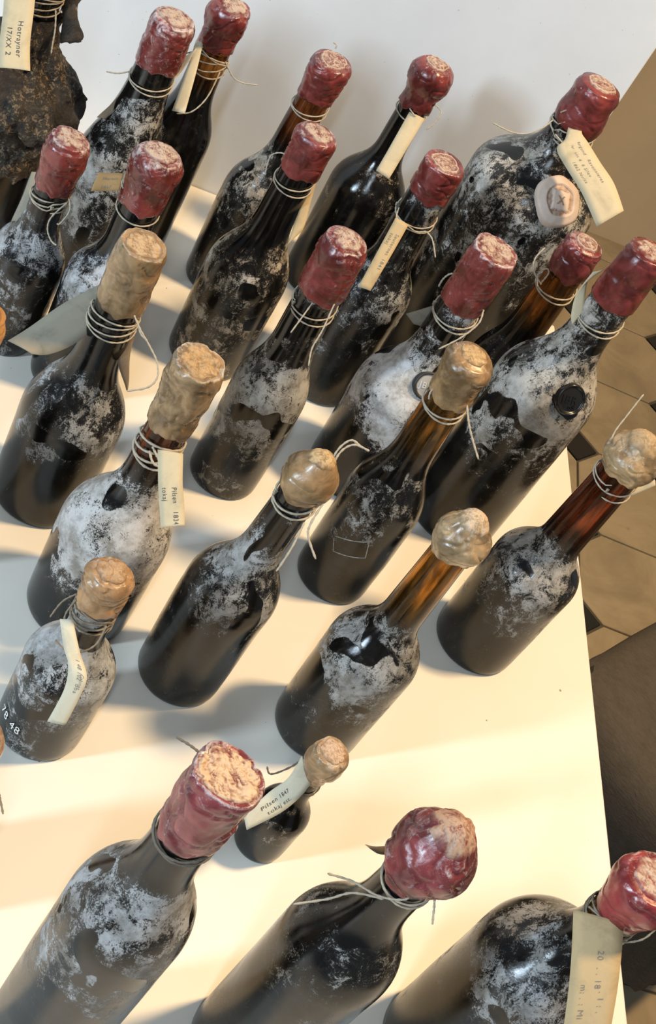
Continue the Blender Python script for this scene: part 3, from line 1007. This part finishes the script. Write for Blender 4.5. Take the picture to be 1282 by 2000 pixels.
# traces of a lost label: a thin rectangular outline
pts = [b.surf_hit(*q) for q in ((654, 1046), (722, 1058), (714, 1089), (652, 1076), (654, 1046))]
path = []
for a_, c_ in zip(pts, pts[1:]):
    for i in range(8):
        q = a_.lerp(c_, i / 8)
        cc_ = b.centre(q.z)
        d_ = Vector((q.x - cc_.x, q.y - cc_.y, 0)).normalized()
        path.append(Vector((cc_.x, cc_.y, q.z)) + d_ * (b.radius(q.z) + 0.0002))
v_, f_ = tube([path], 0.0005, 5)
link('label_outline', mesh('label_outline', v_, f_), mat_plain('old_paste', (0.30, 0.28, 0.24), 0.8, 600, 0.6), r)
b, r = make_bottle(16, 'wide bottle powdered with white dust, ragged tan wax cup and a typed 1834 tag', dict(colr=T_, style='cone', dusty=0.52, rough=1.6, pale=(0.46, 0.30, 0.15)),
                   dict(amount=0.92, dust=(0.64, 0.62, 0.60), film=0.35, neck_dust=0.15, speck=0.7, amber=(0.28, 0.10, 0.05)),
                   dict(loops=4, drop=0.022, spread=0.016, tilt=0.006, rad=0.0010, ends=[((298, 872), (308, 893), (317, 906)), ((292, 880), (300, 905), (322, 914), (340, 911))]))
build_tag(b, r, [((308, 878), (358, 886)), ((309, 940), (357, 940)), ((311, 985), (360, 984)), ((314, 1031), (361, 1026))], (0.022, 0.028, 0.031, 0.034), PAPER,
          lines=[('Pilsen   1834', 0.42, 0.56, 0.0050), ('tokaj', 0.42, 0.16, 0.0050)], label='tan tag typed Pilsen 1834')
b, r = make_bottle(17, 'bottle with smooth round tan wax ball, two string loops and finely frosted neck', dict(stamp='faint', colr=T_, style='ball', dusty=0.28, rough=0.7, pale=(0.52, 0.36, 0.18)),
                   dict(amount=0.54, dust=(0.46, 0.46, 0.45), film=0.9, neck_dust=0.7, film_col=(0.034, 0.031, 0.024)),
                   dict(loops=2, drop=0.008, spread=0.009, rad=0.0009, ends=[((632, 982), (606, 1025), (603, 1050), (617, 1092)), ((595, 1020), (570, 1070), (540, 1116)), dict(p=((618, 992), (640, 945), (660, 890), (690, 869), (722, 881)), off=-0.019), dict(p=((616, 990), (638, 940), (656, 885), (685, 860), (705, 872)), off=-0.021)]))
b, r = make_bottle(18, 'bottle with bare golden amber neck, no string, under a cream wax ball', dict(colr=(0.35, 0.24, 0.125), style='ball', dusty=0.45, rough=0.9, pale=(0.60, 0.46, 0.32)),
                   dict(body=0.45, amount=0.66, dust=(0.46, 0.45, 0.43), film=0.6, neck_dust=0.0, amber=(0.70, 0.30, 0.05)))
b, r = make_bottle(19, 'bottle with red-brown glass neck and cream wax ball, standing by the table edge', dict(colr=(0.34, 0.23, 0.115), style='ball', dusty=0.48, rough=0.9),
                   dict(body=0.30, amount=0.68, dust=(0.47, 0.45, 0.42), film=0.8, neck_dust=0.15, amber=(0.26, 0.07, 0.03)),
                   dict(loops=2, drop=0.012, spread=0.012, ends=[((1200, 912), (1192, 890), (1198, 850), (1225, 812), (1258, 770))]))
build_tag(b, r, [((1222, 972), (1232, 950)), ((1250, 962), (1262, 942)), ((1281, 948), (1277, 928))], (-0.012, -0.012, -0.012), PAPER_PALE)

# --- small bottles
b, r = make_bottle(20, 'short squat silver-dusted bottle with painted white numerals and an angled cream tag', dict(colr=(0.34, 0.19, 0.085), style='knob', dusty=0.40, rough=1.3, pale=(0.44, 0.29, 0.17)),
                   dict(body=0.50, amount=0.84, dust=(0.56, 0.58, 0.60), film=0.55, neck_dust=1.0, film_col=(0.027, 0.027, 0.026)),
                   dict(loops=5, drop=0.010, spread=0.014, mat=mat_twine((0.34, 0.27, 0.19)), ends=[((150, 1160), (122, 1175), (98, 1205)), ((150, 1170), (128, 1200), (128, 1228), (142, 1258)), ((108, 1250), (128, 1268), (158, 1273), (188, 1258), (208, 1222))]))
build_tag(b, r, [((117, 1209), (143, 1211)), ((124, 1262), (156, 1272)), ((133, 1298), (170, 1320)), ((126, 1345), (158, 1358)), ((92, 1409), (127, 1417))], (0.022, 0.026, 0.031, 0.028, 0.022), PAPER_PALE,
          lines=[('1 48 102  oos', 0.36, 0.52, 0.0048), ('Cabinet', 0.52, 0.66, 0.0041)], ink=INK_FAINT, label='angled cream tag')
# painted numerals run round the body
p0 = b.surf_hit(6, 1384)
a0 = math.atan2(p0.y, p0.x)
tm = text_mesh('78 48')
for vt in tm.vertices:
    zz = p0.z + vt.co.y * 0.0125
    a_ = a0 + vt.co.x * 0.0100 / b.rb
    rr = b.radius(zz) * 1.014 + 0.0004
    vt.co = (rr * math.cos(a_), rr * math.sin(a_), zz)
link('painted_numerals', tm, mat_plain('white_paint', (0.78, 0.80, 0.80), 0.6), r)
b, r = make_bottle(24, 'tiny bottle with a tan wax cap and a typed tag, smallest on the table', dict(colr=(0.36, 0.22, 0.11), style='knob', dusty=0.55, rough=1.0, pale=(0.56, 0.40, 0.29)),
                   dict(body=0.40, amount=0.42, dust=BEIGE, film=0.8, film_col=(0.027, 0.029, 0.026)),
                   dict(loops=1, drop=0.008, mat=TWINE_DARK, ends=[((598, 1476), (570, 1497), (530, 1512), (522, 1497)), ((583, 1498), (577, 1508), (581, 1524))]))
build_tag(b, r, [((590, 1476), (608, 1531)), ((563, 1519), (583, 1560)), ((525, 1548), (545, 1590)), ((476, 1593), (482, 1621))], (0.016, 0.018, 0.020, 0.022), PAPER_PALE,
          lines=[('Pilsen 1847', 0.80, 0.48, 0.0044), ('tokaj esz.', 0.76, 0.80, 0.0044)], flip=True, label='cream tag typed in two lines')

# --- front row
b, r = make_bottle(21, 'tall bottle with squared red wax showing a big cracked beige top, patchy grey shoulder', dict(stamp='wide', colr=(0.20, 0.032, 0.034), style='cone', dusty=0.52, rough=1.5, pale=(0.62, 0.44, 0.28)),
                   dict(body=0.25, amount=0.70, dust=(0.47, 0.47, 0.47), film=0.85, neck_dust=0.1, film_col=(0.041, 0.037, 0.032)), dict(loops=2, drop=0.003, spread=0.003, mat=TWINE_DARK, ends=[((392, 1472), (372, 1456), (345, 1440))]))
b, r = make_bottle(22, 'bottle with an oversized bulbous red wax ball and long stiff string ends', dict(stamp='crumple', colr=(0.20, 0.032, 0.032), style='ball', dusty=0.55, rough=1.3, pale=(0.46, 0.30, 0.20)),
                   dict(amount=0.40, dust=(0.42, 0.42, 0.40), film=0.95, neck_dust=0.1, film_col=(0.043, 0.038, 0.031)),
                   dict(loops=2, drop=0.004, spread=0.004, ends=[((808, 1742), (790, 1757), (740, 1750), (690, 1722), (640, 1706)), ((750, 1756), (690, 1744), (640, 1756), (573, 1766)), ((850, 1745), (848, 1775), (845, 1805))]))
build_tag(b, r, [((713, 1649), (722, 1657)), ((735, 1653), (742, 1668)), ((785, 1650), (785, 1670))], (-0.016, -0.016, -0.014), PAPER_BROWN)
b, r = make_bottle(23, 'big-bodied bottle leaning out at the table edge with long tan handwritten tag', dict(colr=(0.24, 0.028, 0.030), style='flare', dusty=0.42, rough=1.1),
                   dict(body=0.60, amount=0.52, dust=(0.42, 0.42, 0.42), film=0.7, neck_dust=0.7, amber=(0.55, 0.25, 0.05), film_col=(0.045, 0.040, 0.030)),
                   dict(loops=5, drop=0.008, spread=0.014, tilt=0.006, mat=mat_twine((0.36, 0.32, 0.24)), ends=[((1180, 1825), (1212, 1840), (1255, 1835), (1284, 1812)), ((1150, 1770), (1172, 1790), (1180, 1806))]))
build_tag(b, r, [((1121, 1776), (1220, 1803)), ((1117, 1860), (1214, 1870)), ((1110, 1940), (1205, 1942)), ((1100, 2020), (1192, 2022)), ((1096, 2080), (1184, 2082))], (0.022, 0.030, 0.034, 0.036, 0.036), PAPER_TAN,
          lines=[('20  . . 18', 0.22, 0.52, 0.0054), ('m; . : Mi', 0.44, 0.24, 0.0051), ('. 1 : .', 0.48, 0.62, 0.0051)], ink=INK_FAINT, label='long tan tag with faint handwriting')
r['label'] = 'big-bodied red-sealed bottle with a long tan handwritten tag down its front'
b, r = make_bottle(25, 'bottle with amber-tan wax beside the large curling grey tag', dict(stamp='faint', colr=(0.44, 0.22, 0.07), style='ball', dusty=0.2), dict(amount=0.4, dust=GREY))
b, r = make_bottle(26, 'small bottle with dull pinkish-tan wax beside the numbered squat bottle', dict(colr=(0.36, 0.21, 0.13), style='ball', dusty=0.6), dict(amount=0.4, dust=GREY),
                   dict(loops=2, drop=0.006, mat=mat_twine((0.34, 0.27, 0.19)), ends=[((-20, 1520), (-4, 1545), (0, 1560), (6, 1590))]))

# ------------------------------------------------------------------ decayed leather-wrapped bottle
BT[27] = (-0.012, 1.2045, 0.0, 0.0, 0.330, 0, 0.285, 0.215, 0.150, 0.022, 0.0175, 0.044)
b = Bottle(27)
root = empty('wrapped_bottle', b.base)
tag(root, 'black bottle in rotten dark leather wrapping with a typed cream tag', 'bottle', GROUP)
build_glass(b, root, mat_glass(27, b.zse, b.znb, b.zcb, amount=0.2, dust=(0.40, 0.38, 0.34), film=0.25))
t = NT('rotten_leather')
v = t.coord()
a = t.noise(v, 60, 6, 0.7, 1.0)
c_ = t.noise(v, 260, 5, 0.75, 0.5)
cc = t.mix(t.ramp(a, 0.35, 0.7), (0.008, 0.007, 0.006), (0.040, 0.027, 0.017))
cc = t.mix(t.math('MULTIPLY', t.ramp(c_, 0.50, 0.62), t.ramp(t.noise(v, 26, 3, 0.6), 0.44, 0.56)), cc, (0.24, 0.175, 0.10))
t.l(cc, t.b.inputs['Base Color'])
t.b.inputs['Roughness'].default_value = 0.55
t.bump(t.math('ADD', a, t.math('MULTIPLY', c_, 0.6)), 0.9, 0.004)
LEA = t.m


def ragged_shell(prof, seed, seg=110, lump=0.006, thick=0.0018, hem=0.010):
    """prof: (r, z) from the ragged hem upward"""
    rings_o, rings_i = [], []
    nrow = len(prof)
    for i, (rr, z) in enumerate(prof):
        ro, ri = [], []
        for j in range(seg):
            a = 2 * math.pi * j / seg
            q = Vector((math.cos(a) * 2.2 + seed, math.sin(a) * 2.2, z * 30))
            d = lump * noise.noise(q) + lump * 0.6 * noise.noise(q * 2.6) + lump * 0.3 * noise.noise(q * 6)
            zz = z + (hem * (noise.noise(Vector((math.cos(a) * 3 + seed, math.sin(a) * 3, 1))) + 0.7 * noise.noise(Vector((math.cos(a) * 9 + seed, math.sin(a) * 9, 4)))) * max(0, 1 - i / 3))
            R1 = max(rr + d, b.radius(zz) + 0.0025)
            ro.append((R1 * math.cos(a), R1 * math.sin(a), zz))
            ri.append(((R1 - thick) * math.cos(a), (R1 - thick) * math.sin(a), zz))
        rings_o.append(ro)
        rings_i.append(ri)
    rings = rings_i[::-1] + rings_o
    vv, ff = lathe(rings, seg, False, False)
    return mesh('leather', vv, ff)


def lerp_prof(pp, n=26):
    out = []
    for i in range(n):
        u = i / (n - 1) * (len(pp) - 1)
        k_ = min(len(pp) - 2, int(u))
        f2 = u - k_
        f2 = f2 * f2 * (3 - 2 * f2)
        out.append((pp[k_][0] + (pp[k_ + 1][0] - pp[k_][0]) * f2, pp[k_][1] + (pp[k_ + 1][1] - pp[k_][1]) * f2))
    return out


link('leather_skirt', ragged_shell(lerp_prof([(0.052, 0.105), (0.050, 0.12), (0.049, 0.14), (0.048, 0.165), (0.036, 0.185)]), 3.0, lump=0.009), LEA, root)
link('leather_collar', ragged_shell(lerp_prof([(0.066, 0.160), (0.066, 0.175), (0.056, 0.192), (0.036, 0.210), (0.025, 0.232), (0.0205, 0.258)]), 8.0, lump=0.011, hem=0.014), LEA, root)
b.rc = 0.022
build_wax(b, root, (0.03, 0.018, 0.012), 'flare', 0.1)
build_twine(b, root, loops=4, drop=0.012, spread=0.014, mat=mat_twine((0.40, 0.34, 0.25)), ends=[((109, 20), (108, 55), (103, 85), (100, 105))])
# torn strip hanging off beside the neck
dep = depth_of(b.base + Vector((0, 0, 0.26)))
rows = [((112, -60), (168, -60)), ((117, -10), (163, -12)), ((121, 18), (151, 12)), ((122, 45), (153, 40)), ((117, 72), (163, 68)), ((118, 84), (159, 78))]
L = smooth_path([at_depth(*q[0], dep) - b.base for q in rows], 5)
Rr = smooth_path([at_depth(*q[1], dep - 0.004) - b.base for q in rows], 5)
vv, ff = [], []
nrow, ncol = len(L), 9
side = Vector((FWD.x, FWD.y, FWD.z))
for sgn in (0, 1):
    for i in range(nrow):
        for j in range(ncol):
            p = L[i].lerp(Rr[i], j / (ncol - 1))
            if j in (0, ncol - 1): p = p + (Rr[i] - L[i]) * 0.05 * noise.noise(Vector((i * 0.9, j, 2)))
            if i == nrow - 1: p = p + Vector((0, 0, -0.005 * abs(noise.noise(Vector((j * 0.9, 1, 2))))))
            bulge = 0.004 * math.sin(j / (ncol - 1) * math.pi) + 0.002 * noise.noise(Vector((i * 0.4, j * 0.5, 7)))
            vv.append(p - side * bulge + side * (0.002 * sgn))
NN = nrow * ncol
for i in range(nrow - 1):
    for j in range(ncol - 1):
        q = (i * ncol + j, i * ncol + j + 1, (i + 1) * ncol + j + 1, (i + 1) * ncol + j)
        ff.append(q)
        ff.append(tuple(NN + x for x in q[::-1]))
edge = [i * ncol for i in range(nrow)] + [(nrow - 1) * ncol + j for j in range(1, ncol)] + [i * ncol + ncol - 1 for i in range(nrow - 2, -1, -1)] + [j for j in range(ncol - 2, 0, -1)]
for i in range(len(edge)):
    p, q = edge[i], edge[(i + 1) % len(edge)]
    ff.append((p, q, NN + q, NN + p))
link('leather_flap', mesh('leather_flap', vv, ff), LEA, root)
build_tag(b, root, [((9, -30), (70, -14)), ((6, 20), (66, 22)), ((0, 75), (59, 86)), ((-4, 131), (59, 138))], (0.024, 0.026, 0.030, 0.042), PAPER, lines=[('Hotrayner', 0.45, 0.56, 0.0063), ('17/XX 2', 0.52, 0.22, 0.0063)],
          label='cream tag with typed lines', zref=0.270)

# ------------------------------------------------------------------ cloth-covered stools beside the table
t = NT('grey_brown_wool')
v = t.coord()
a = t.noise(t.coord((0, 0, 0), (1, 0.35, 1)), 320, 4, 0.75)
c_ = t.noise(t.coord((0, 0, 0), (1, 0.5, 0.3)), 60, 5, 0.7)
cc = t.mix(t.math('MULTIPLY', t.math('ADD', a, c_), 0.5), (0.020, 0.016, 0.011), (0.150, 0.125, 0.098))
t.l(cc, t.b.inputs['Base Color'])
t.b.inputs['Roughness'].default_value = 0.95
t.bump(a, 0.6, 0.002)
WOOL = t.m
BLK = mat_plain('black_wood', (0.010, 0.010, 0.010), 0.5, 40)


def stool(loc, rotz, sx, sy, hz, seed, label):
    rt = empty('stool', loc)
    rt.rotation_euler.z = rotz
    tag(rt, label, 'stool', 'cloth-covered stools beside the table')
    seg = 120
    rings = []
    prof = [(0.04, hz + 0.012), (0.35, hz + 0.012), (0.65, hz + 0.010), (0.85, hz + 0.002), (0.94, hz - 0.012), (0.985, hz - 0.035), (1.0, hz - 0.07), (1.01, hz - 0.12), (1.03, hz - 0.17), (1.05, hz - 0.21), (1.06, hz - 0.235)]
    for i, (q, z) in enumerate(prof):
        ring = []
        for j in range(seg):
            an = 2 * math.pi * j / seg
            c2, s2 = math.cos(an), math.sin(an)
            e = 0.38
            x = math.copysign(abs(c2) ** e, c2) * sx * q
            y = math.copysign(abs(s2) ** e, s2) * sy * q
            fold = (0.012 * noise.noise(Vector((c2 * 4 + seed, s2 * 4, z * 3))) + 0.006 * noise.noise(Vector((c2 * 11 + seed, s2 * 11, z * 2)))) * max(0, min(1, (i - 3) / 4))
            dz = 0.006 * noise.noise(Vector((x * 9 + seed, y * 9, 1)))
            ln = math.hypot(x, y) or 1
            ring.append((x + x / ln * fold, y + y / ln * fold, z + dz))
        rings.append(ring)
    vv, ff = lathe(rings, seg, False, False)
    ff.append(tuple(range(seg)))
    link('cloth_cover', mesh('cloth_cover', vv, ff), WOOL, rt)
    link('seat', box_mesh('seat', -sx * 0.9, sx * 0.9, -sy * 0.9, sy * 0.9, hz - 0.06, hz - 0.004, 0.01), BLK, rt)
    link('base_panel', box_mesh('base_panel', -sx * 0.84, sx * 0.84, -sy * 0.84, sy * 0.84, 0.02, hz - 0.06, 0.004), BLK, rt)
    for px_ in (-1, 1):
        for py_ in (-1, 1):
            link('foot', box_mesh('foot', px_ * sx * 0.75 - 0.02, px_ * sx * 0.75 + 0.02, py_ * sy * 0.75 - 0.02, py_ * sy * 0.75 + 0.02, 0.0, 0.02), BLK, rt)
    return rt


stool((1.145, 1.139, 0), math.radians(40), 0.22, 0.20, 0.42, 1.0, 'stool draped in dark grey-brown wool cloth, next to the bare tiles')
stool((1.20, 0.545, 0), math.radians(12), 0.28, 0.17, 0.42, 6.0, 'stool draped in grey-brown cloth behind the handwritten-tag bottle')
